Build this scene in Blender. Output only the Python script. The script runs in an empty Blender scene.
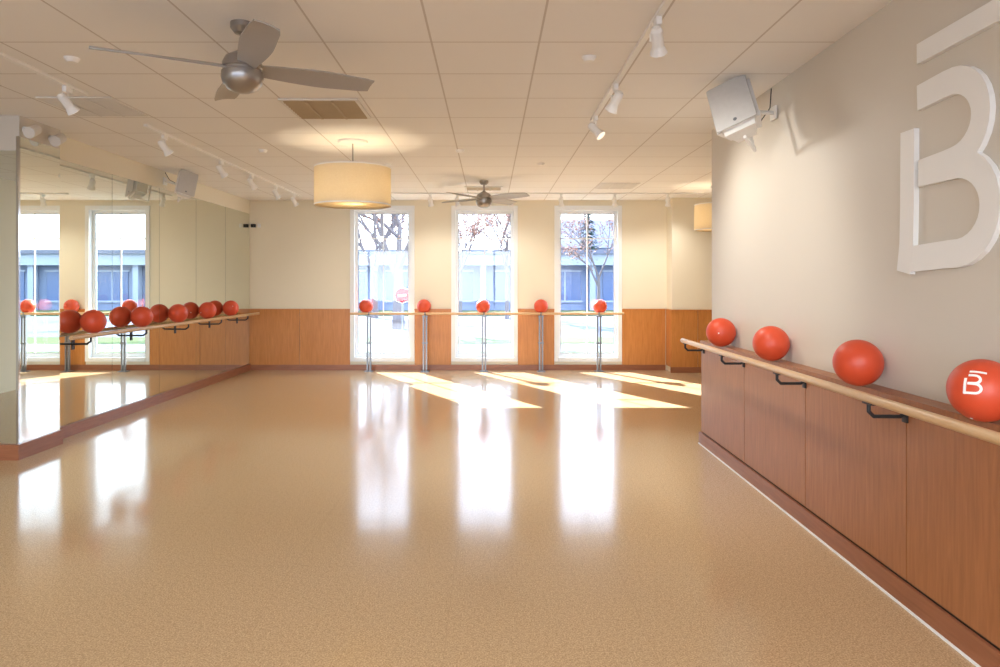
import bpy, bmesh, math, random
from mathutils import Vector, Matrix, Euler
random.seed(4)
R=math.radians
F=700.0; VX=490.0; VY=283.0; CH=1.6; CEIL=3.12; YB=12.87
def lin(r,g,b):
    def f(c):
        c/=255.0
        return c/12.92 if c<=0.04045 else ((c+0.055)/1.055)**2.4
    return (f(r),f(g),f(b),1)
# ---------------- materials
def newmat(name):
    m=bpy.data.materials.new(name); m.use_nodes=True
    nt=m.node_tree; b=nt.nodes['Principled BSDF']
    return m,nt,b
def pbr(name,col,rough=0.5,metal=0.0,var=0.06,scale=8,bump=0.0,spec=0.5):
    m,nt,b=newmat(name)
    tc=nt.nodes.new('ShaderNodeTexCoord'); n=nt.nodes.new('ShaderNodeTexNoise')
    n.inputs['Scale'].default_value=scale; n.inputs['Detail'].default_value=4
    nt.links.new(tc.outputs['Object'],n.inputs['Vector'])
    mx=nt.nodes.new('ShaderNodeMix'); mx.data_type='RGBA'
    c=col
    mx.inputs[6].default_value=(c[0]*(1-var),c[1]*(1-var),c[2]*(1-var),1)
    mx.inputs[7].default_value=(min(1,c[0]*(1+var)),min(1,c[1]*(1+var)),min(1,c[2]*(1+var)),1)
    nt.links.new(n.outputs['Fac'],mx.inputs[0]); nt.links.new(mx.outputs[2],b.inputs['Base Color'])
    b.inputs['Roughness'].default_value=rough; b.inputs['Metallic'].default_value=metal
    b.inputs['Specular IOR Level'].default_value=spec
    if bump:
        bp=nt.nodes.new('ShaderNodeBump'); bp.inputs['Strength'].default_value=bump
        n2=nt.nodes.new('ShaderNodeTexNoise'); n2.inputs['Scale'].default_value=scale*12
        nt.links.new(tc.outputs['Object'],n2.inputs['Vector'])
        nt.links.new(n2.outputs['Fac'],bp.inputs['Height']); bp.inputs['Distance'].default_value=0.002
        nt.links.new(bp.outputs['Normal'],b.inputs['Normal'])
    return m
def wood(name,c1,c2,stretch=(14,14,1.2),rough=0.35):
    m,nt,b=newmat(name)
    tc=nt.nodes.new('ShaderNodeTexCoord'); mp=nt.nodes.new('ShaderNodeMapping')
    mp.inputs['Scale'].default_value=stretch
    n=nt.nodes.new('ShaderNodeTexNoise'); n.inputs['Scale'].default_value=3; n.inputs['Detail'].default_value=8
    n.inputs['Distortion'].default_value=0.6
    nt.links.new(tc.outputs['Object'],mp.inputs['Vector']); nt.links.new(mp.outputs[0],n.inputs['Vector'])
    cr=nt.nodes.new('ShaderNodeValToRGB')
    cr.color_ramp.elements[0].position=0.25; cr.color_ramp.elements[0].color=c1
    cr.color_ramp.elements[1].position=0.75; cr.color_ramp.elements[1].color=c2
    nt.links.new(n.outputs['Fac'],cr.inputs[0]); nt.links.new(cr.outputs[0],b.inputs['Base Color'])
    b.inputs['Roughness'].default_value=rough
    return m
M={}
M['cream']=pbr('cream_paint',lin(234,226,206),0.7,var=0.015,scale=2,spec=0.2)
M['greige']=pbr('greige_paint',lin(216,208,195),0.5,var=0.02,scale=2,spec=0.4)
M['white']=pbr('white_paint',lin(242,241,238),0.5,var=0.01)
M['winwhite']=pbr('window_white',lin(235,238,240),0.4,var=0.01)
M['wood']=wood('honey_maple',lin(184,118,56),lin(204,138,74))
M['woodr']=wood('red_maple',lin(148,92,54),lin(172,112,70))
M['woodbase']=wood('maple_base',lin(138,84,56),lin(160,102,70),(1.2,1.2,14))
M['barre']=wood('barre_ash',lin(200,160,114),lin(216,182,140),(14,1.2,14),0.3)
M['barrex']=wood('barre_ash_x',lin(200,160,114),lin(216,182,140),(1.2,14,14),0.3)
M['steel']=pbr('brushed_steel',lin(130,134,140),0.4,0.6,var=0.04)
M['chrome']=pbr('chrome',lin(200,200,200),0.12,1.0,var=0.02)
M['nickel']=pbr('satin_nickel',lin(165,160,156),0.28,0.8,var=0.03)
M['blade']=pbr('fan_blade_silver',lin(168,163,158),0.38,0.1,var=0.04)
M['black']=pbr('black_metal',lin(42,42,44),0.45,0.3)
M['dark']=pbr('dark_slot',lin(60,50,42),0.8)
M['slot']=pbr('vent_slot',lin(110,100,88),0.8)
M['ball']=pbr('coral_rubber',lin(210,76,44),0.42,var=0.05,scale=20,bump=0.15)
M['grille']=pbr('speaker_grille',lin(205,203,200),0.7,bump=0.6,scale=30)
M['speaker']=pbr('speaker_white',lin(238,236,232),0.4)
M['vent']=pbr('vent_tan',lin(176,158,130),0.5)
M['ventw']=pbr('vent_white',lin(222,219,214),0.5)
M['seam']=pbr('mirror_seam',lin(70,75,70),0.6)
def mirror():
    m,nt,b=newmat('mirror_glass')
    b.inputs['Metallic'].default_value=1; b.inputs['Roughness'].default_value=0.008
    tc=nt.nodes.new('ShaderNodeTexCoord'); n=nt.nodes.new('ShaderNodeTexNoise'); n.inputs['Scale'].default_value=0.5
    cr=nt.nodes.new('ShaderNodeValToRGB'); cr.color_ramp.elements[0].color=(0.82,0.85,0.77,1); cr.color_ramp.elements[1].color=(0.84,0.87,0.80,1)
    nt.links.new(tc.outputs['Object'],n.inputs['Vector']); nt.links.new(n.outputs['Fac'],cr.inputs[0]); nt.links.new(cr.outputs[0],b.inputs['Base Color'])
    return m
M['mirror']=mirror()
def glass():
    m,nt,b=newmat('window_glass'); nt.nodes.remove(b)
    o=nt.nodes['Material Output']; t=nt.nodes.new('ShaderNodeBsdfTransparent'); g=nt.nodes.new('ShaderNodeBsdfGlossy')
    g.inputs['Roughness'].default_value=0.02; t.inputs['Color'].default_value=(0.95,0.97,1,1)
    mx=nt.nodes.new('ShaderNodeMixShader'); mx.inputs[0].default_value=0.06
    nt.links.new(t.outputs[0],mx.inputs[1]); nt.links.new(g.outputs[0],mx.inputs[2]); nt.links.new(mx.outputs[0],o.inputs[0])
    return m
M['glass']=glass()
def shade():
    m,nt,b=newmat('linen_shade'); o=nt.nodes['Material Output']
    tc=nt.nodes.new('ShaderNodeTexCoord'); n=nt.nodes.new('ShaderNodeTexNoise'); n.inputs['Scale'].default_value=60
    cr=nt.nodes.new('ShaderNodeValToRGB'); cr.color_ramp.elements[0].color=lin(228,214,184); cr.color_ramp.elements[1].color=lin(240,228,202)
    nt.links.new(tc.outputs['Object'],n.inputs['Vector']); nt.links.new(n.outputs['Fac'],cr.inputs[0])
    nt.links.new(cr.outputs[0],b.inputs['Base Color']); b.inputs['Roughness'].default_value=0.9
    tr=nt.nodes.new('ShaderNodeBsdfTranslucent'); nt.links.new(cr.outputs[0],tr.inputs[0])
    mx=nt.nodes.new('ShaderNodeMixShader'); mx.inputs[0].default_value=0.45
    nt.links.new(b.outputs[0],mx.inputs[1]); nt.links.new(tr.outputs[0],mx.inputs[2]); nt.links.new(mx.outputs[0],o.inputs[0])
    return m
M['shade']=shade()
def emis(name,col,s):
    m,nt,b=newmat(name); b.inputs['Base Color'].default_value=col
    b.inputs['Emission Color'].default_value=col; b.inputs['Emission Strength'].default_value=s
    return m
M['lamp']=emis('lamp_lens',lin(255,244,225),0.3)
def gridmat(name,base,line,sx,sy,ox,oy,w,speck=None,rough=0.8,bump=False):
    m,nt,b=newmat(name); L=nt.links.new
    tc=nt.nodes.new('ShaderNodeTexCoord'); sp=nt.nodes.new('ShaderNodeSeparateXYZ'); L(tc.outputs['Object'],sp.inputs[0])
    def ln(out,s,o):
        a=nt.nodes.new('ShaderNodeMath'); a.operation='SUBTRACT'; L(out,a.inputs[0]); a.inputs[1].default_value=o-s*200
        c=nt.nodes.new('ShaderNodeMath'); c.operation='MODULO'; L(a.outputs[0],c.inputs[0]); c.inputs[1].default_value=s
        d=nt.nodes.new('ShaderNodeMath'); d.operation='LESS_THAN'; L(c.outputs[0],d.inputs[0]); d.inputs[1].default_value=w
        return d
    a=ln(sp.outputs[0],sx,ox); c=ln(sp.outputs[1],sy,oy)
    mxx=nt.nodes.new('ShaderNodeMath'); mxx.operation='MAXIMUM'; L(a.outputs[0],mxx.inputs[0]); L(c.outputs[0],mxx.inputs[1])
    n=nt.nodes.new('ShaderNodeTexNoise'); n.inputs['Scale'].default_value=speck[2] if speck else 3; n.inputs['Detail'].default_value=4
    L(tc.outputs['Object'],n.inputs['Vector'])
    cr=nt.nodes.new('ShaderNodeValToRGB')
    cr.color_ramp.elements[0].position=0.36; cr.color_ramp.elements[0].color=speck[0] if speck else base
    cr.color_ramp.elements[1].position=0.64; cr.color_ramp.elements[1].color=speck[1] if speck else base
    L(n.outputs['Fac'],cr.inputs[0])
    mx=nt.nodes.new('ShaderNodeMix'); mx.data_type='RGBA'; L(mxx.outputs[0],mx.inputs[0]); L(cr.outputs[0],mx.inputs[6]); mx.inputs[7].default_value=line
    col=mx.outputs[2]
    if speck:
        n3=nt.nodes.new('ShaderNodeTexNoise'); n3.inputs['Scale'].default_value=45; n3.inputs['Detail'].default_value=6; L(tc.outputs['Object'],n3.inputs['Vector'])
        c3=nt.nodes.new('ShaderNodeValToRGB'); c3.color_ramp.elements[0].position=0.38; c3.color_ramp.elements[0].color=(0.66,0.62,0.56,1); c3.color_ramp.elements[1].position=0.55; c3.color_ramp.elements[1].color=(1,1,1,1)
        L(n3.outputs['Fac'],c3.inputs[0])
        m2=nt.nodes.new('ShaderNodeMix'); m2.data_type='RGBA'; m2.blend_type='MULTIPLY'; m2.inputs[0].default_value=0.28
        L(col,m2.inputs[6]); L(c3.outputs[0],m2.inputs[7]); col=m2.outputs[2]
    L(col,b.inputs['Base Color']); b.inputs['Roughness'].default_value=rough
    if bump:
        b.inputs['Specular IOR Level'].default_value=0.28
        n4=nt.nodes.new('ShaderNodeTexNoise'); n4.inputs['Scale'].default_value=5; L(tc.outputs['Object'],n4.inputs['Vector'])
        bp=nt.nodes.new('ShaderNodeBump'); bp.inputs['Strength'].default_value=0.06; bp.inputs['Distance'].default_value=0.01
        L(n4.outputs['Fac'],bp.inputs['Height']); L(bp.outputs[0],b.inputs['Normal'])
    else: b.inputs['Specular IOR Level'].default_value=0.15
    return m
M['ceil']=gridmat('ceiling_tile',lin(241,239,236),lin(208,201,194),0.68,0.67,-0.376,4.41,0.013)
M['floor']=gridmat('cork_floor',None,lin(184,154,118),0.914,0.914,-0.2,0.3,0.003,
    speck=(lin(172,141,104),lin(214,185,147),140),rough=0.13,bump=True)
# ---------------- builder
class Bd:
    def __init__(s,name): s.name=name; s.bm=bmesh.new(); s.mats=[]
    def mi(s,m):
        if m not in s.mats: s.mats.append(m)
        return s.mats.index(m)
    def _fin(s,old,mat):
        i=s.mi(mat)
        for f in s.bm.faces:
            if f not in old: f.material_index=i
    def box(s,a,b,mat,mtx=None,bevel=0):
        old=set(s.bm.faces)
        c=(Vector(a)+Vector(b))/2; d=[abs(b[i]-a[i]) for i in range(3)]
        m=Matrix.Translation(c)@Matrix.Diagonal((d[0],d[1],d[2],1))
        r=bmesh.ops.create_cube(s.bm,size=1,matrix=m)
        if bevel:
            es=list({e for v in r['verts'] for e in v.link_edges})
            bmesh.ops.bevel(s.bm,geom=es,offset=bevel,segments=2,affect='EDGES',profile=0.5)
        if mtx is not None:
            vs={v for f in s.bm.faces if f not in old for v in f.verts}
            bmesh.ops.transform(s.bm,matrix=mtx,verts=list(vs))
        s._fin(old,mat); return s
    def cyl(s,p0,p1,r,mat,r2=None,seg=20,caps=True):
        old=set(s.bm.faces); p0=Vector(p0); p1=Vector(p1); d=p1-p0
        q=Vector((0,0,1)).rotation_difference(d).to_matrix().to_4x4()
        m=Matrix.Translation((p0+p1)/2)@q
        bmesh.ops.create_cone(s.bm,cap_ends=caps,segments=seg,radius1=r,radius2=r if r2 is None else r2,depth=d.length,matrix=m)
        s._fin(old,mat); return s
    def sph(s,c,r,mat,sc=(1,1,1),seg=32):
        old=set(s.bm.faces)
        m=Matrix.Translation(c)@Matrix.Diagonal((sc[0],sc[1],sc[2],1))
        bmesh.ops.create_uvsphere(s.bm,u_segments=seg,v_segments=seg//2,radius=r,matrix=m)
        s._fin(old,mat); return s
    def tube(s,pts,r,mat,seg=12):
        for i in range(len(pts)-1): s.cyl(pts[i],pts[i+1],r,mat,seg=seg)
        for p in pts[1:-1]: s.sph(p,r,mat,seg=12)
        return s
    def lathe(s,prof,c,mat,seg=40):
        i=s.mi(mat); rings=[]
        for (r,z) in prof:
            rings.append([s.bm.verts.new((c[0]+r*math.cos(2*math.pi*k/seg),c[1]+r*math.sin(2*math.pi*k/seg),c[2]+z)) for k in range(seg)])
        for a in range(len(rings)-1):
            for k in range(seg):
                f=s.bm.faces.new((rings[a][k],rings[a][(k+1)%seg],rings[a+1][(k+1)%seg],rings[a+1][k])); f.material_index=i
        return s
    def ribbon(s,path,w,mapf,mat,t0=0,t1=0.02):
        i=s.mi(mat); n=len(path); L=[];Rr=[]
        for k in range(n):
            p=Vector(path[k]); a=Vector(path[max(0,k-1)]); b=Vector(path[min(n-1,k+1)])
            t=(b-a).normalized(); nn=Vector((-t.y,t.x))
            L.append(p+nn*w/2); Rr.append(p-nn*w/2)
        def V(p,t): return s.bm.verts.new(mapf(p.x,p.y,t))
        A=[V(p,t0) for p in L];B_=[V(p,t0) for p in Rr];C=[V(p,t1) for p in L];D=[V(p,t1) for p in Rr]
        fs=[]
        for k in range(n-1):
            fs+= [s.bm.faces.new((C[k],C[k+1],D[k+1],D[k])),s.bm.faces.new((A[k],B_[k],B_[k+1],A[k+1])),
                  s.bm.faces.new((A[k],A[k+1],C[k+1],C[k])),s.bm.faces.new((B_[k],D[k],D[k+1],B_[k+1]))]
        fs+=[s.bm.faces.new((A[0],C[0],D[0],B_[0])),s.bm.faces.new((A[-1],B_[-1],D[-1],C[-1]))]
        for f in fs: f.material_index=i
        return s
    def done(s,loc=(0,0,0),rot=(0,0,0),smooth=True,recalc=True):
        if recalc: bmesh.ops.recalc_face_normals(s.bm,faces=s.bm.faces[:])
        for f in s.bm.faces: f.smooth=smooth
        if smooth:
            for e in s.bm.edges:
                if len(e.link_faces)==2 and e.calc_face_angle(0)>R(35): e.smooth=False
        me=bpy.data.meshes.new(s.name); s.bm.to_mesh(me); s.bm.free()
        for m in s.mats: me.materials.append(m)
        o=bpy.data.objects.new(s.name,me); bpy.context.scene.collection.objects.link(o)
        o.location=loc; o.rotation_euler=rot
        return o
def inst(src,loc,rot=(0,0,0)):
    o=bpy.data.objects.new(src.name.split('.')[0],src.data); bpy.context.scene.collection.objects.link(o)
    o.location=loc; o.rotation_euler=rot; return o
def light(name,kind,loc,energy,col=(1,0.92,0.82),rot=(0,0,0),parent=None,**k):
    l=bpy.data.lights.new(name,kind); l.energy=energy; l.color=col
    for a,v in k.items(): setattr(l,a,v)
    o=bpy.data.objects.new(name,l); bpy.context.scene.collection.objects.link(o); o.location=loc; o.rotation_euler=rot
    if parent: o.parent=parent; o.matrix_parent_inverse=Matrix.Identity(4)
    return o
def adopt(child,parent):
    pm=Matrix.Translation(parent.location)@parent.rotation_euler.to_matrix().to_4x4()
    child.parent=parent; child.matrix_parent_inverse=pm.inverted()
# ---------------- room shell
XL=-4.42
b=Bd('floor'); b.box((-7.2,-3.2,-0.12),(6.3,YB+0.25,0),M['floor']); b.done(smooth=False)
b=Bd('ceiling'); b.box((-7.2,-3.2,CEIL),(6.3,YB+0.25,CEIL+0.15),M['ceil']); b.done(smooth=False)
WX=[(-2.537,-1.416),(-0.68,0.478),(1.213,2.39)]
WZ0,WZ1=0.18,2.99
b=Bd('wall_back')
segs=[(-4.6,WX[0][0]),(WX[0][1],WX[1][0]),(WX[1][1],WX[2][0]),(WX[2][1],6.2)]
for a,c in segs: b.box((a,YB,0),(c,YB+0.25,CEIL),M['cream'])
for a,c in WX:
    b.box((a,YB,0),(c,YB+0.25,WZ0),M['cream']); b.box((a,YB,WZ1),(c,YB+0.25,CEIL),M['cream'])
b.done(smooth=False)
b=Bd('wall_back_pier'); b.box((3.25,12.5,0),(6.0,YB,CEIL),M['cream']); b.done(smooth=False)
b=Bd('wainscot_back')
WT=1.10
for a,c in [(XL,WX[0][0]-0.03),(WX[0][1]+0.03,WX[1][0]-0.03),(WX[1][1]+0.03,WX[2][0]-0.03),(WX[2][1]+0.03,3.22)]:
    n=max(1,round((c-a)/0.95)); w=(c-a)/n
    for k in range(n): b.box((a+k*w+0.004,YB-0.025,0.1),(a+(k+1)*w-0.004,YB-0.001,WT),M['wood'])
    b.box((a,YB-0.035,WT),(c,YB-0.001,WT+0.025),M['wood'])
b.box((3.23,12.475,0.1),(3.7,12.499,WT),M['wood']); b.box((3.71,12.475,0.1),(4.9,12.499,WT),M['wood'])
b.box((3.226,12.465,WT),(4.9,12.499,WT+0.025),M['wood']); b.box((3.226,12.48,0.1),(3.249,YB-0.03,WT+0.025),M['wood'])
b.done(smooth=False)
b=Bd('baseboard_back'); b.box((XL,YB-0.03,0),(3.22,YB-0.001,0.1),M['woodbase']); b.box((3.22,12.47,0),(4.9,12.499,0.1),M['woodbase']); b.done(smooth=False)
b=Bd('wall_left'); b.box((XL-0.15,6.95,0),(XL,YB,CEIL),M['cream']); b.done(smooth=False)
b=Bd('mirror')
b.box((XL+0.001,7.0,0.12),(XL+0.006,YB-0.04,2.87),M['seam'])
y=7.0; n=5; w=(YB-0.04-7.0)/n
for k in range(n): b.box((XL+0.006,7.0+k*w+0.003,0.125),(XL+0.012,7.0+(k+1)*w-0.003,2.868),M['mirror'])
b.done(smooth=False)
b=Bd('baseboard_left'); b.box((XL+0.001,6.97,0),(XL+0.035,YB-0.035,0.12),M['woodbase']); b.done(smooth=False)
PX=-4.27
b=Bd('wall_left_pier'); b.box((PX-0.3,6.35,0),(PX-0.012,6.95,CEIL),M['greige'])
b.box((PX-0.012,6.35,2.93),(PX,6.95,CEIL),M['greige'])
b.done(smooth=False)
b=Bd('mirror'); b.box((PX-0.012,6.36,0.14),(PX,6.95,2.928),M['mirror'])
b.box((PX-0.02,6.335,0.14),(PX+0.003,6.36,2.928),M['chrome'])
b.box((PX-0.3,6.34,0.14),(PX-0.02,6.35,2.80),M['mirror']); b.done(smooth=False)
b=Bd('baseboard_left_pier'); b.box((PX-0.32,6.31,0),(PX+0.02,6.97,0.14),M['woodbase']); b.done(smooth=False)
b=Bd('wall_lobby'); b.box((-7.1,6.4,2.8),(PX-0.3,6.6,CEIL),M['greige']); b.box((-7.1,6.4,0),(-5.9,6.6,2.8),M['greige'])
b.box((-7.1,9.6,0),(XL-0.15,9.75,CEIL),pbr('lobby_green',lin(70,88,72),0.7)); b.box((-7.2,6.4,0),(-7.1,9.6,CEIL),M['dark'])
b.done(smooth=False)
b=Bd('door_1')
b.box((-5.9,6.46,2.72),(-4.6,6.52,2.8),M['black']); b.box((-5.9,6.46,0),(-5.83,6.52,2.72),M['black']); b.box((-4.65,6.46,0),(-4.6,6.52,2.72),M['black'])
b.box((-5.83,6.485,0.0),(-4.65,6.495,2.72),M['glass']); b.cyl((-4.72,6.43,0.9),(-4.72,6.43,1.3),0.015,M['chrome']); b.box((-4.73,6.43,0.94),(-4.71,6.49,0.96),M['chrome']); b.box((-4.73,6.43,1.24),(-4.71,6.49,1.26),M['chrome'])
b.done(smooth=False)
b=Bd('wall_left_front'); b.box((-7.2,-3.2,0),(-7.1,6.4,CEIL),M['cream']); b.done(smooth=False)
b=Bd('wall_rear')
b.box((-7.1,-3.2,0),(-6.8,-3,CEIL),M['cream']); b.box((1.95,-3.2,0),(6.2,-3,CEIL),M['cream'])
b.box((-6.8,-3.2,3.0),(1.95,-3,CEIL),M['cream']); b.done(smooth=False)
b=Bd('window_4')  # unseen window added behind the camera to let in fill daylight
b.box((-6.8,-3.12,0),(1.95,-3.04,0.1),M['winwhite']); b.box((-6.8,-3.12,2.92),(1.95,-3.04,3.0),M['winwhite'])
for k in range(6):
    x=-6.8+k*1.734; b.box((x,-3.12,0.1),(x+0.08,-3.04,2.92),M['winwhite'])
b.done(smooth=False)
b=Bd('wall_right_far'); b.box((6.0,-3.2,0),(6.2,YB,CEIL),M['cream']); b.done(smooth=False)
# right partition (local frame)
RL=(2.10,6.96,0); RR=(0,0,-0.012)
RW=0.105
b=Bd('wall_right'); b.box((RW,-9.9,0),(RW+0.3,0,CEIL),M['greige']); b.done(RL,RR,smooth=False)
b=Bd('wainscot_right')
b.box((0.012,-9.9,0.0),(RW-0.001,-0.012,1.0),M['dark'])
ys=[0]+[-1.22-1.14*k for k in range(8)]
for k in range(8):
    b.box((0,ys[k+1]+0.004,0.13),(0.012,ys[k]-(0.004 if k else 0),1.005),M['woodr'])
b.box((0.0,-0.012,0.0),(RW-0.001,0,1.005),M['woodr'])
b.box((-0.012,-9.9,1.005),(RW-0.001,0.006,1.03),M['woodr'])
b.done(RL,RR,smooth=False)
b=Bd('baseboard_right'); b.box((-0.018,-9.9,0),(0.0,0.018,0.12),M['woodbase']); b.box((0,0.0,0),(RW+0.3,0.018,0.12),M['woodbase'])
b.box((-0.024,-9.9,0),(-0.018,0.018,0.012),M['white'])
b.done(RL,RR,smooth=False)
# ---------------- windows
for a,c in WX:
    b=Bd('window_%d'%(WX.index((a,c))+1)); W=M['winwhite']; Y=YB
    b.box((a-0.03,Y-0.03,WZ0-0.02),(a+0.045,Y+0.08,WZ1+0.03),W); b.box((c-0.045,Y-0.03,WZ0-0.02),(c+0.03,Y+0.08,WZ1+0.03),W)
    b.box((a+0.045,Y-0.03,WZ1-0.05),(c-0.045,Y+0.08,WZ1+0.03),W); b.box((a+0.045,Y-0.045,WZ0-0.02),(c-0.045,Y+0.08,WZ0+0.05),W)
    i0,i1,j0,j1=a+0.045,c-0.045,WZ0+0.05,WZ1-0.05
    for (p,q,r,s) in [(i0,i0+0.05,j0,j1),(i1-0.05,i1,j0,j1),(i0+0.05,i1-0.05,j0,j0+0.07),(i0+0.05,i1-0.05,j1-0.06,j1)]:
        b.box((p,Y+0.08,r),(q,Y+0.14,s),W)
    for (p,q) in ((i0+0.05,i0+0.058),(i1-0.058,i1-0.05)): b.box((p,Y+0.082,j0+0.07),(q,Y+0.105,j1-0.06),M['steel'])
    b.box((i0+0.058,Y+0.082,j1-0.068),(i1-0.058,Y+0.105,j1-0.06),M['steel']); b.box((i0+0.058,Y+0.082,j0+0.07),(i1-0.058,Y+0.105,j0+0.078),M['steel'])
    m=(i0+i1)/2
    b.box((m-0.009,Y+0.1,j0+0.07),(m+0.009,Y+0.12,j1-0.06),W)
    for z in (2.42,): b.box((i0+0.05,Y+0.101,z-0.01),(i1-0.05,Y+0.119,z+0.01),W)
    b.box((i0+0.05,Y+0.108,j0+0.07),(i1-0.05,Y+0.112,j1-0.06),M['glass'])
    b.done(smooth=False)
# ---------------- balls
def make_ball(r=0.128):
    b=Bd('exercise_ball'); b.sph((0,0,0),r,M['ball'],seg=48)
    b.cyl((0,0,r-0.002),(0,0,r+0.001),0.006,M['white'],seg=12)
    return b.done()
ball0=make_ball()
# ---------------- barres
BZ=1.045; BR=0.022
YBB=12.66
b=Bd('ballet_barre'); b.cyl(((350-VX)/F*YBB,YBB,BZ),((624-VX)/F*YBB,YBB,BZ),BR,M['barrex'])
for px in (369,425,484,541,599):
    X=(px-VX)/F*YBB
    for dx in (-0.026,0.026): b.box((X+dx-0.015,YBB-0.02,0.01),(X+dx+0.015,YBB+0.02,1.0),M['steel'])
    b.box((X-0.075,YBB-0.07,0),(X+0.075,YBB+0.07,0.012),M['steel'])
    b.box((X-0.05,YBB-0.022,0.985),(X+0.05,YBB+0.022,1.01),M['steel'])
    b.box((X-0.05,YBB-0.025,0.5),(X+0.05,YBB+0.025,0.53),M['steel'])
    b.cyl((X,YBB,1.0),(X,YBB,BZ-0.01),0.012,M['steel'])
    b.box((X-0.012,YBB,1.0),(X+0.012,YB-0.05,1.02),M['steel'])
    b.sph((X,YBB,BZ),0.027,M['steel'],seg=12)
b.done()
dz=math.sqrt((0.128+BR)**2-0.079**2)
for i,px in enumerate((366,424,483,541,600)):
    p=((px-VX)/F*12.74,12.738,BZ+dz+0.003)
    if i==0: ball0.location=p
    else: inst(ball0,p,(0.3*i,0.5,i))
XB=XL+0.2
b=Bd('ballet_barre'); b.cyl((XB,7.05,BZ),(XB,YB-0.1,BZ),BR,M['barre'])
for y in (7.4,8.6,9.8,11.0,12.2):
    b.tube([(XB,y,BZ-0.01),(XB,y,BZ-0.06),(XB-0.04,y,BZ-0.09),(XL+0.014,y,BZ-0.09)],0.011,M['black'])
    b.box((XL+0.013,y-0.02,BZ-0.15),(XL+0.02,y+0.02,BZ-0.04),M['black'])
b.done()
dxl=0.2-0.128-0.013
dz=math.sqrt((0.129+BR)**2-dxl**2)
for d in (7.55,8.6,9.6,10.6,11.55):
    inst(ball0,(XL+0.128+0.0135,d,BZ+dz),(d,1,d*2))
bx=-0.185
b=Bd('ballet_barre'); b.cyl((bx,0.0,1.03),(bx,-9.5,1.03),0.023,M['barre'])
for y in [-1.22-1.14*k for k in range(7)]+[-0.1]:
    b.tube([(bx,y,1.015),(bx,y,0.965),(bx+0.025,y,0.94),(-0.03,y,0.94),(-0.01,y,0.955)],0.0095,M['black'])
    b.box((-0.012,y-0.022,0.91),(-0.0005,y+0.022,0.985),M['black'],bevel=0.003)
    b.box((bx-0.012,y-0.04,1.0),(bx+0.012,y+0.04,1.009),M['black'])
b.done(RL,RR)
rm=Matrix.Translation(RL)@Matrix.Rotation(-0.012,4,'Z')
balls_r=[]
for px in (721,771,858,983):
    lx=RW-0.131
    d=5.0
    for _ in range(30):
        P=rm@Vector((lx,d-6.96,0)); d=P.x*F/(px-VX)
    P=rm@Vector((lx,d-6.96,1.03+0.128+0.001)); balls_r.append(P)
    o=inst(ball0,P,(px,0.4,px*0.3))
def arc(cx,cy,rx,ry,a0,a1,n=14):
    return [(cx+rx*math.cos(R(a0+(a1-a0)*k/n)),cy+ry*math.sin(R(a0+(a1-a0)*k/n))) for k in range(n+1)]
Bpaths=[[(0.15,2.525),(0.36,2.535)]+arc(0.41,2.35,0.215,0.185,85,-85)+[(0.36,2.16),(0.16,2.15)],
        [(0.16,2.145),(0.40,2.145)]+arc(0.45,1.94,0.235,0.205,85,-85)+[(0.40,1.735),(0.05,1.72)],
        [(0.065,2.38),(0.062,2.0),(0.055,1.8),(0.03,1.655)],
        [(0.15,2.745),(0.85,2.75)]]
b=Bd('logo_letter_sign')
for i,p in enumerate(Bpaths):
    b.ribbon(p,(0.125,0.13,0.125,0.1)[i],lambda u,v,t:(RW-t,-3.31-u*0.97,v),M['white'],0.001,0.026+0.0006*i)
b.done(RL,RR,smooth=False)
b=Bd('ball_letter')
base=Vector((-0.78,-0.62,0.28)).normalized(); tz=Vector((0,0,1)); tu=tz.cross(base).normalized(); tu=-tu if tu.x<0 else tu; tv=base.cross(tu).normalized(); tv=tv if tv.z>0 else -tv
def mp(u,v,t):
    s=0.095; q=base+tu*((u-0.35)*s/0.13)+tv*((v-2.1)*s/0.13); return q.normalized()*(0.1285+t)
for i,p in enumerate(Bpaths): 
    pp=[]
    for k in range(len(p)-1):
        for j in range(4): pp.append((p[k][0]+(p[k+1][0]-p[k][0])*j/4,p[k][1]+(p[k+1][1]-p[k][1])*j/4))
    pp.append(p[-1]); b.ribbon(pp,0.11,mp,M['white'],-0.001,0.0008)
lo=b.done(smooth=False)
lo.parent=o; lo.matrix_parent_inverse=o.rotation_euler.to_matrix().to_4x4().inverted()
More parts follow.
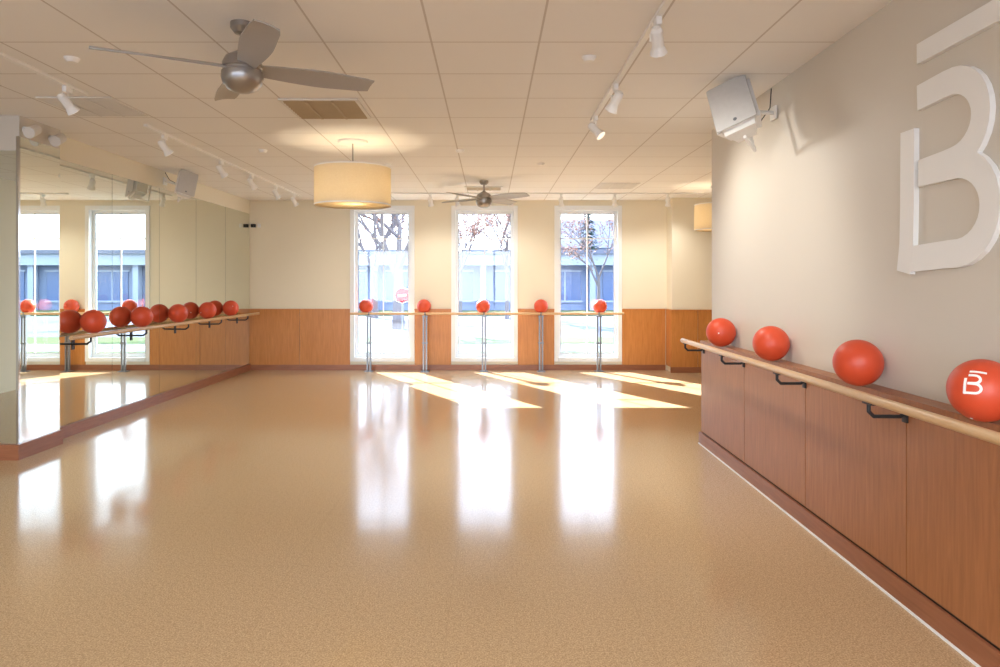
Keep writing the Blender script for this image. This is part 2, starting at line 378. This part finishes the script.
# ---------------- ceiling fans
def fan():
    b=Bd('ceiling_fan')
    b.lathe([(0.0,0),(0.068,0),(0.068,-0.03),(0.045,-0.06),(0.014,-0.068)],(0,0,0),M['nickel'])
    b.cyl((0,0,-0.05),(0,0,-0.2),0.013,M['nickel'])
    b.lathe([(0.014,-0.15),(0.05,-0.175),(0.095,-0.2),(0.112,-0.235),(0.115,-0.262),(0.108,-0.268),(0.108,-0.282),(0.118,-0.288),(0.12,-0.32),(0.112,-0.35),(0.085,-0.385),(0.045,-0.402),(0.0,-0.407)],(0,0,0),M['nickel'])
    for k in range(4):
        mt=Matrix.Rotation(R(30+90*k),4,'Z')@Matrix.Translation((0,0,-0.26))
        n=14; top=[];i=b.mi(M['blade'])
        for j in range(n+1):
            t=j/n; r=0.09+t*0.69
            w0=0.055+0.045*math.sin(min(1,t*1.4)*math.pi/2)-0.02*max(0,t-0.55)/0.45
            if j==n: w0*=0.9
            tw=-R(21-8*t)
            sweep=-0.03*t
            row=[]
            for (s,dz) in ((-1,0),(-0.33,0.006),(0.33,0.006),(1,0)):
                yy=s*w0*0.9; row.append((r,yy*math.cos(tw)+sweep,yy*math.sin(tw)+dz))
            top.append([mt@Vector(v) for v in row])
        vt=[[b.bm.verts.new(v) for v in r] for r in top]; vb=[[b.bm.verts.new(v-Vector((0,0,0.008))) for v in r] for r in top]
        fs=[]
        for j in range(n):
            for q in range(3):
                fs.append(b.bm.faces.new((vt[j][q],vt[j+1][q],vt[j+1][q+1],vt[j][q+1]))); fs.append(b.bm.faces.new((vb[j][q],vb[j][q+1],vb[j+1][q+1],vb[j+1][q])))
            fs.append(b.bm.faces.new((vt[j][0],vb[j][0],vb[j+1][0],vt[j+1][0]))); fs.append(b.bm.faces.new((vt[j][3],vt[j+1][3],vb[j+1][3],vb[j][3])))
        for q in range(3):
            fs.append(b.bm.faces.new((vt[n][q],vb[n][q],vb[n][q+1],vt[n][q+1]))); fs.append(b.bm.faces.new((vt[0][q],vt[0][q+1],vb[0][q+1],vb[0][q])))
        for f in fs: f.material_index=i
    return b.done((-1.45,4.1,CEIL))
f0=fan(); inst(f0,(-0.09,10.4,CEIL),(0,0,R(25)))
# ---------------- drum pendants
def drum(loc,e):
    b=Bd('drum_pendant_lamp'); r=0.405
    b.lathe([(0,0),(0.16,0),(0.16,-0.02),(0.15,-0.028),(0,-0.028)],(0,0,0),M['white'])
    b.cyl((0,0,-0.02),(0,0,-0.33),0.008,M['nickel'])
    b.lathe([(r,-0.29),(r,-0.69),(r-0.006,-0.69),(r-0.006,-0.29),(r,-0.29)],(0,0,0),M['shade'],seg=64)
    b.lathe([(r+0.002,-0.285),(r+0.002,-0.3)],(0,0,0),M['white'],seg=64); b.lathe([(r+0.002,-0.68),(r+0.002,-0.695)],(0,0,0),M['white'],seg=64)
    for k in range(3):
        a=k*2*math.pi/3; b.cyl((0,0,-0.32),((r-0.004)*math.cos(a),(r-0.004)*math.sin(a),-0.30),0.004,M['nickel'],seg=8)
    b.lathe([(0,-0.675),(r-0.01,-0.675),(r-0.01,-0.668),(0,-0.668)],(0,0,0),M['shade'],seg=64)
    b.lathe([(0,-0.44),(0.03,-0.46),(0.045,-0.5),(0.03,-0.54),(0,-0.555)],(0,0,0),M['lamp'],seg=16); b.cyl((0,0,-0.33),(0,0,-0.45),0.02,M['white'])
    o=b.done(loc,recalc=False); light('pendant_bulb','POINT',(0,0,-0.56),e,(1,0.88,0.7),parent=o,shadow_soft_size=0.07)
    return o
drum((-1.47,7.5,CEIL),4.5); drum((3.63,11.0,CEIL),4.5)
# ---------------- tracks & spots
def track(p0,p1):
    b=Bd('lighting_track'); p0=Vector(p0); p1=Vector(p1)
    if abs(p0.x-p1.x)<0.01: b.box((p0.x-0.018,p0.y,CEIL-0.022),(p0.x+0.018,p1.y,CEIL-0.0005),M['white'])
    else: b.box((p0.x,p0.y-0.018,CEIL-0.022),(p1.x,p0.y+0.018,CEIL-0.0005),M['white'])
    b.done(smooth=False)
def spot(loc,yaw,tilt=40,e=30):
    b=Bd('track_spotlight')
    b.box((-0.016,-0.045,-0.045),(0.016,0.045,0),M['white'],bevel=0.003)
    b.cyl((0,0,-0.04),(0,0,-0.085),0.008,M['white'])
    mt=Matrix.Rotation(R(yaw),4,'Z')
    d=mt@Vector((0,-math.sin(R(tilt)),-math.cos(R(tilt)))); c=Vector((0,0,-0.125))
    a=c-d*0.06; e2=c+d*0.075
    b.cyl(a,c+d*0.03,0.034,M['white'],seg=24); b.cyl(c+d*0.03,e2,0.034,M['white'],r2=0.05,seg=24); b.cyl(a-d*0.02,a,0.024,M['white'],r2=0.033,seg=24)
    b.cyl(e2,e2+d*0.003,0.042,M['lamp'],seg=24)
    sd=mt@Vector((0.04,0,0)); b.tube([Vector((0,0,-0.085)),sd+Vector((0,0,-0.085)),sd+Vector((0,0,-0.125))],0.005,M['white'],seg=8)
    o=b.done((loc[0],loc[1],CEIL-0.022))
    if e:
        q=Vector((0,0,-1)).rotation_difference(d)
        l=light('spot_lamp','SPOT',e2+d*0.03,e,(1,0.96,0.89),parent=o,spot_size=R(115),spot_blend=1.0,shadow_soft_size=0.08,specular_factor=0.0); l.rotation_euler=q.to_euler()
    return o
track((0.95,3.0,0),(0.95,6.5,0))
for y,yw in ((3.97,160),(5.3,210),(6.3,60)): spot((0.95,y),yw,45,30)
track((-3.3,6.7,0),(-3.3,12.1,0))
for y,ee in ((7.1,14),(8.6,14),(9.7,0),(10.8,14),(11.8,0)): spot((-3.3,y),140,38,ee)
track((-3.23,2.4,0),(-3.23,5.6,0)); spot((-3.23,5.35),150,42,26); spot((-3.23,3.2),160,42,30)
track((-1.7,11.8,0),(3.6,11.8,0))
for x,ee in ((-1.0,16),(-0.55,0),(0.35,16),(1.2,0),(2.1,16),(3.0,14)): spot((x,11.8),170,25,ee)
track((-1.6,-1.5,0),(1.4,-1.5,0))  # unseen track added behind the camera to carry fill spots
for x in (-1.2,0,1.1): spot((x,-1.5),180,35,80)  # added fill spots, out of view, brighten the near end of the room
for k,(y,z) in enumerate(((6.42,3.0),(6.8,3.0))):
    b=Bd('spotlight_fixture'); b.cyl((PX+0.001,0,0),(PX+0.02,0,0),0.035,M['white']); b.cyl((PX+0.02,0,0),(PX+0.08,0,0),0.01,M['white'])
    b.cyl((PX+0.08,0.05,0.02),(PX+0.1,-0.09,-0.04),0.045,M['ventw'],r2=0.052); b.cyl((PX+0.1,-0.09,-0.04),(PX+0.101,-0.095,-0.042),0.045,M['ventw'])
    b.done((0,y,z))
def downl(x,y):
    b=Bd('smoke_detector'); b.lathe([(0,-0.03),(0.03,-0.03),(0.04,-0.02),(0.048,-0.008),(0.05,0)],(0,0,0),M['white'],seg=24); b.done((x,y,CEIL))
for px,py in ((589,57),(72,58),(541,163),(263,150),(460,150),(388,164)):
    d=(CEIL-CH)*F/(VY-py); downl((px-VX)/F*d,d)
def vent(x,y,s,mat,sy=None,frame=None):
    sy=sy or s; frame=frame or M['ventw']
    b=Bd('ceiling_vent'); z=-0.012; h=s/2; k=sy/2
    for r in ((-h,-k,h,-k+0.03),(-h,k-0.03,h,k),(-h,-k+0.03,-h+0.03,k-0.03),(h-0.03,-k+0.03,h,k-0.03)): b.box((r[0],r[1],z),(r[2],r[3],0),frame)
    b.box((-h+0.03,-k+0.03,-0.002),(h-0.03,k-0.03,0),M['slot'])
    n=9
    for i in range(n):
        yy=-k+0.06+(sy-0.12)*i/(n-1)
        b.box((-h+0.03,-0.024*sy/0.6,-0.0015),(h-0.03,0.024*sy/0.6,0.0015),mat,mtx=Matrix.Translation((0,yy,-0.013))@Matrix.Rotation(R(-14),4,'X'))
    for xx in (-h/3,h/3): b.box((xx-0.01,-k+0.03,-0.024),(xx+0.01,k-0.03,-0.02),mat)
    b.done((x,y,CEIL),smooth=False)
vent(-1.42,6.1,0.66,M['vent'],frame=M['ventw']); vent(-3.4,6.02,0.62,M['ventw']); vent(1.98,10.9,0.6,M['ventw']); vent(-0.1,11.2,0.6,M['vent'],0.4)
# ---------------- speakers
def speaker(loc,rot,s=1.0):
    b=Bd('loudspeaker'); w,h,d=0.15*s,0.205*s,0.22*s
    old=set(b.bm.faces)
    r=bmesh.ops.create_cube(b.bm,size=1,matrix=Matrix.Diagonal((2*w,d,2*h,1)))
    for v in r['verts']:
        if v.co.y>0: v.co.x*=0.6; v.co.z*=0.8
    es=list({e for v in r['verts'] for e in v.link_edges}); bmesh.ops.bevel(b.bm,geom=es,offset=0.04*s,segments=5,affect='EDGES')
    b._fin(old,M['speaker'])
    b.box((-w*0.86,-d/2-0.012*s,-h*0.88),(w*0.86,-d/2+0.004,h*0.88),M['grille'],bevel=0.01*s)
    b.cyl((0,-d/2-0.014*s,-h*0.7),(0,-d/2-0.011*s,-h*0.7),0.012*s,M['steel'])
    b.box((-w*0.5,-0.02,h),(w*0.5,0.02,h+0.008),M['speaker']); 
    b.tube([(0,0,h+0.005),(0,d*0.75,h+0.005),(0,d*0.75,-h*0.2)],0.012*s,M['speaker'])
    b.tube([(0,0,-h),(0,d*0.75,-h),(0,d*0.75,-h*0.2)],0.012*s,M['speaker'])
    return b.done(loc,rot)
def arm(par,p0,p1,p2):
    b=Bd('bracket'); b.tube([p0,p1],0.016,M['speaker']); b.box(Vector(p1)-Vector((0.008,0.05,0.05)),Vector(p1)+Vector((0.008,0.05,0.05)),M['speaker'])
    b.tube(p2,0.004,M['black'],seg=6); adopt(b.done(),par)
sr=speaker((1.84,5.2,2.865),(R(-24),R(-20),R(-34)),1.16)
arm(sr,(1.96,5.3,2.9),(2.172,5.36,2.9),[(1.98,5.3,2.87),(2.05,5.38,2.80),(2.16,5.4,2.95),(2.17,5.4,3.1)])
sl=speaker((-4.10,9.4,2.91),(R(-14),R(15),R(40)),0.92)
arm(sl,(-4.2,9.45,2.93),(-4.41,9.5,2.98),[(-4.25,9.45,2.95),(-4.35,9.5,3.0),(-4.41,9.5,3.1)])
b=Bd('security_camera'); b.box((XL+0.04,YB-0.06,2.62),(XL+0.12,YB-0.001,2.68),M['black'],bevel=0.005); b.cyl((XL+0.08,YB-0.09,2.64),(XL+0.08,YB-0.06,2.65),0.022,M['black'])
b.box((XL+0.15,YB-0.03,2.62),(XL+0.21,YB-0.001,2.69),M['white'],bevel=0.005); b.done()
# ---------------- person in lobby
def person(loc,yaw):
    emp=bpy.data.objects.new('person_standing',None); bpy.context.scene.collection.objects.link(emp); emp.location=loc; emp.rotation_euler=(0,0,yaw)
    shirt=pbr('navy_cloth',lin(44,50,66),0.85); pants=pbr('black_leggings',lin(30,30,34),0.8); skin=pbr('skin',lin(206,160,132),0.5); hair=pbr('brown_hair',lin(62,42,30),0.6)
    def sk(name,vs,es,rad,mat,root=0):
        me=bpy.data.meshes.new(name); me.from_pydata(vs,es,[]); o=bpy.data.objects.new(name,me); bpy.context.scene.collection.objects.link(o); o.parent=emp
        m=o.modifiers.new('s','SKIN'); m.use_smooth_shade=True
        for i,r in enumerate(rad):
            me.skin_vertices[0].data[i].radius=(r if isinstance(r,tuple) else (r,r)); me.skin_vertices[0].data[i].use_root=(i==root)
        o.modifiers.new('d','SUBSURF').levels=2; o.modifiers['d'].render_levels=2; me.materials.append(mat); return o
    sk('torso',[(0,0,0.98),(0,0,1.12),(0,-0.01,1.3),(0,0,1.43),(0,0,1.5),(0.17,0,1.42),(0.21,0.02,1.14),(0.2,-0.06,0.93),(-0.17,0,1.42),(-0.21,0.02,1.14),(-0.2,-0.06,0.93)],
       [(0,1),(1,2),(2,3),(3,4),(3,5),(5,6),(6,7),(3,8),(8,9),(9,10)],[(0.16,0.11),(0.13,0.1),(0.16,0.12),(0.12,0.09),0.055,0.06,0.043,0.032,0.06,0.043,0.032],shirt)
    sk('legs',[(0,0,0.95),(0.09,0,0.88),(0.1,-0.01,0.5),(0.1,0.01,0.09),(0.11,-0.12,0.03),(-0.09,0,0.88),(-0.1,-0.01,0.5),(-0.1,0.01,0.09),(-0.11,-0.12,0.03)],
       [(0,1),(1,2),(2,3),(3,4),(0,5),(5,6),(6,7),(7,8)],[(0.15,0.11),0.09,0.06,0.042,0.03,0.09,0.06,0.042,0.03],pants)
    b=Bd('head'); b.cyl((0,0,1.46),(0,0,1.58),0.05,skin); b.sph((0,-0.01,1.66),0.1,skin,(0.8,0.95,1.15)); b.sph((0,-0.108,1.645),0.014,skin,(0.8,1,1.5)); 
    b.sph((0,0.018,1.69),0.105,hair,(0.87,0.98,1.05))
    for s in (-1,1): b.sph((s*0.08,0,1.655),0.018,skin,(0.5,1,1.6)); b.sph((s*0.03,-0.094,1.67),0.009,M['dark'])
    b.sph((0,-0.1,1.605),0.016,M['ball'],(1.3,0.4,0.35)); h=b.done(); h.parent=emp
    for s in (-1,1):
        vs=[(s*0.2,-0.06,0.93),(s*0.2,-0.075,0.86)]; es=[(0,1)]; rr=[0.026,(0.02,0.035)]
        for k in range(4):
            vs+=[(s*0.2,-0.105+k*0.02,0.81),(s*0.198,-0.11+k*0.02,0.77-0.006*(1.5-abs(k-1.5)))]; es+=[(1,2+2*k),(2+2*k,3+2*k)]; rr+=[0.009,0.008]
        vs+=[(s*0.19,-0.115,0.85),(s*0.185,-0.135,0.82)]; es+=[(1,10),(10,11)]; rr+=[0.011,0.009]
        sk('hand_%d'%(s+1),vs,es,rr,skin)
    return emp
person((-5.86,8.4,0),R(20))
# ---------------- exterior
asph=pbr('asphalt',lin(92,96,108),0.9,scale=2,spec=0.1); grass=pbr('lawn',lin(76,88,56),0.9,var=0.3,scale=3,spec=0.1); conc=pbr('sidewalk',lin(126,128,134),0.9,spec=0.1)  # asphalt: plain blue-grey base colour with slight noise
b=Bd('ground_exterior'); b.box((-60,YB+0.25,-0.3),(60,90,-0.1),asph); b.box((-60,14.5,-0.1),(60,17.0,-0.07),grass); b.box((-60,17.0,-0.1),(60,19,-0.06),conc); b.box((-60,19,-0.1),(60,21.5,-0.06),grass); b.box((-60,36,-0.1),(60,42,-0.04),grass)
b.box((-60,-40,-0.3),(60,-3.2,-0.1),asph); b.done(smooth=False)
bl=pbr('bldg_shaded_blue',lin(112,124,150),0.8); bw=pbr('bldg_white',lin(146,155,172),0.8); bg=pbr('bldg_glass',lin(70,92,132),0.2); br=pbr('bldg_roof',lin(100,103,118),0.8)  # blue shade of the backlit facade is put into the wall colour
b=Bd('building_exterior')
b.box((-22,44,-0.1),(30,52,3.0),bl); b.box((-22.4,43.2,2.7),(30.4,43.99,3.4),bw); b.box((-22.6,43,3.4),(30.6,52,3.65),br)
x=-21
while x<29:
    b.box((x,43.4,-0.1),(x+0.35,43.9,2.7),bw); b.box((x+0.9,43.95,0.5),(x+2.9,44.02,2.3),bg); b.box((x+1.85,43.93,0.5),(x+1.95,43.96,2.3),bw); b.box((x+0.8,43.9,2.3),(x+3.0,43.99,2.42),bw); b.box((x+0.8,43.9,0.38),(x+3.0,43.99,0.5),bw)
    x+=3.4
b.done(smooth=False)
b=Bd('house_exterior'); b.box((5,58,-0.1),(16,66,4.5),bw)
vs=[b.bm.verts.new(v) for v in ((4.5,57.5,4.5),(16.5,57.5,4.5),(16.5,66.5,4.5),(4.5,66.5,4.5),(4.5,62,7.2),(16.5,62,7.2))]
for f in ((0,1,5,4),(2,3,4,5),(0,4,3),(1,2,5),(0,3,2,1)): fc=b.bm.faces.new([vs[i] for i in f]); fc.material_index=b.mi(br)
b.done(smooth=False)
bark=pbr('bark',lin(100,92,92),0.9,var=0.2); leafr=pbr('leaf_rust',lin(136,96,78),0.8,var=0.3,scale=1); leafg=pbr('leaf_evergreen',lin(50,70,62),0.9,var=0.3,scale=1)
def tree(loc,h,seed,leaves=500,lean=0,r0=0.2,mat=leafr):
    rnd=random.Random(seed); b=Bd('tree'); tips=[]
    def grow(p,d,l,r,lv):
        e=p+d*l; b.cyl(p,e,r,bark,r2=r*0.65,seg=6 if lv<2 else 4); 
        if lv>=2: tips.append((p,e))
        if lv==5: return
        for k in range(3 if lv<4 else 2):
            nd=(d+Vector((rnd.uniform(-1,1),rnd.uniform(-1,1),rnd.uniform(-0.3,0.6)))*0.75).normalized()
            grow(e if k else p+d*l*rnd.uniform(0.6,0.9),nd,l*rnd.uniform(0.62,0.82),r*0.55,lv+1)
    grow(Vector((0,0,0)),Vector((lean,0,1)).normalized(),h*0.28,r0,0)
    i=b.mi(mat)
    for _ in range(leaves):
        p,e=rnd.choice(tips); c=p.lerp(e,rnd.random())+Vector([rnd.gauss(0,0.1) for _ in range(3)])
        u=Vector([rnd.uniform(-1,1) for _ in range(3)]).normalized()*0.06; v=u.orthogonal().normalized()*0.05
        f=b.bm.faces.new([b.bm.verts.new(c+q) for q in (u,v,-u,-v)]); f.material_index=i
    return b.done(loc,smooth=False,recalc=False)
tree((-3.4,26,-0.1),8,3,1400,r0=0.26); tree((-5.6,34,-0.1),8,5,900); tree((0.8,33,-0.1),7.5,9,1100,r0=0.12); tree((-1.6,38,-0.1),8,12,800,r0=0.12); tree((5.9,38,-0.1),7,21,800,r0=0.12)
def conifer(loc,h):
    b=Bd('evergreen_tree'); b.cyl((0,0,0),(0,0,h*0.95),0.16,bark,r2=0.03,seg=8); rnd=random.Random(2); i=b.mi(leafg)
    for k in range(900):
        t=rnd.random()**0.7*-1+1; z=h*(0.12+0.86*t); r=(1-t)*h*0.22*rnd.uniform(0.3,1)+0.05; a=rnd.uniform(0,6.28)
        c=Vector((r*math.cos(a),r*math.sin(a),z)); o=Vector((math.cos(a),math.sin(a),-0.35))*0.28; s=Vector((-math.sin(a),math.cos(a),0))*0.12
        f=b.bm.faces.new([b.bm.verts.new(q) for q in (c-o*0.6-s,c-o*0.6+s,c+o)]); f.material_index=i
    b.done(loc,smooth=False,recalc=False)
conifer((7.7,55,-0.1),8.5); conifer((2.4,56,-0.1),7)
b=Bd('stop_sign'); red=pbr('sign_red',lin(160,14,18),0.6,spec=0.1)
b.cyl((0,0,-0.06),(0,0,1.5),0.03,M['steel']); b.cyl((0,-0.04,1.2),(0,-0.05,1.2),0.27,M['white'],seg=8); b.cyl((0,-0.05,1.2),(0,-0.07,1.2),0.25,red,seg=8)
b.box((-0.13,-0.073,1.18),(0.13,-0.0705,1.23),M['white']); b.done((-2.85,22.8,0.0))
# ---------------- light
w=bpy.data.worlds.new('World'); bpy.context.scene.world=w; w.use_nodes=True; nt=w.node_tree
bg_=nt.nodes['Background']; tc=nt.nodes.new('ShaderNodeTexCoord'); sp=nt.nodes.new('ShaderNodeSeparateXYZ'); cr=nt.nodes.new('ShaderNodeValToRGB')
nt.links.new(tc.outputs['Generated'],sp.inputs[0]); nt.links.new(sp.outputs[2],cr.inputs[0]); nt.links.new(cr.outputs[0],bg_.inputs[0])
cr.color_ramp.elements[0].color=(0.82,0.9,1,1); cr.color_ramp.elements[1].color=(0.55,0.74,1,1); cr.color_ramp.elements[1].position=0.7
bg_.inputs[1].default_value=2.9
sd=Vector((2.2,-3.98,-2.85)).normalized()
s=light('sun','SUN',(-10,25,15),14,(1,0.97,0.92),angle=R(0.6)); s.rotation_euler=Vector((0,0,-1)).rotation_difference(sd).to_euler()
for i,(a,c) in enumerate(WX):
    l=light('window_portal','AREA',((a+c)/2,YB+0.3,1.6),1,(1,1,1),(R(-90),0,0),shape='RECTANGLE',size=c-a,size_y=2.8); l.data.cycles.is_portal=True
l=light('window_portal','AREA',(-2.4,-3.25,1.5),1,(1,1,1),(R(90),0,0),shape='RECTANGLE',size=8.75,size_y=3.0); l.data.cycles.is_portal=True  # portal for the added rear fill window
# ---------------- camera
cam=bpy.data.cameras.new('camera'); co=bpy.data.objects.new('camera',cam); bpy.context.scene.collection.objects.link(co)
co.location=(0,0,CH); co.rotation_euler=(R(90),0,0); cam.sensor_width=36; cam.lens=F/1000*36; cam.shift_x=(500-VX)/1000; cam.shift_y=-(333.5-VY)/1000
cam.clip_end=300
bpy.context.scene.camera=co
bpy.context.scene.view_settings.view_transform='Standard'
bpy.context.scene.view_settings.exposure=1.52
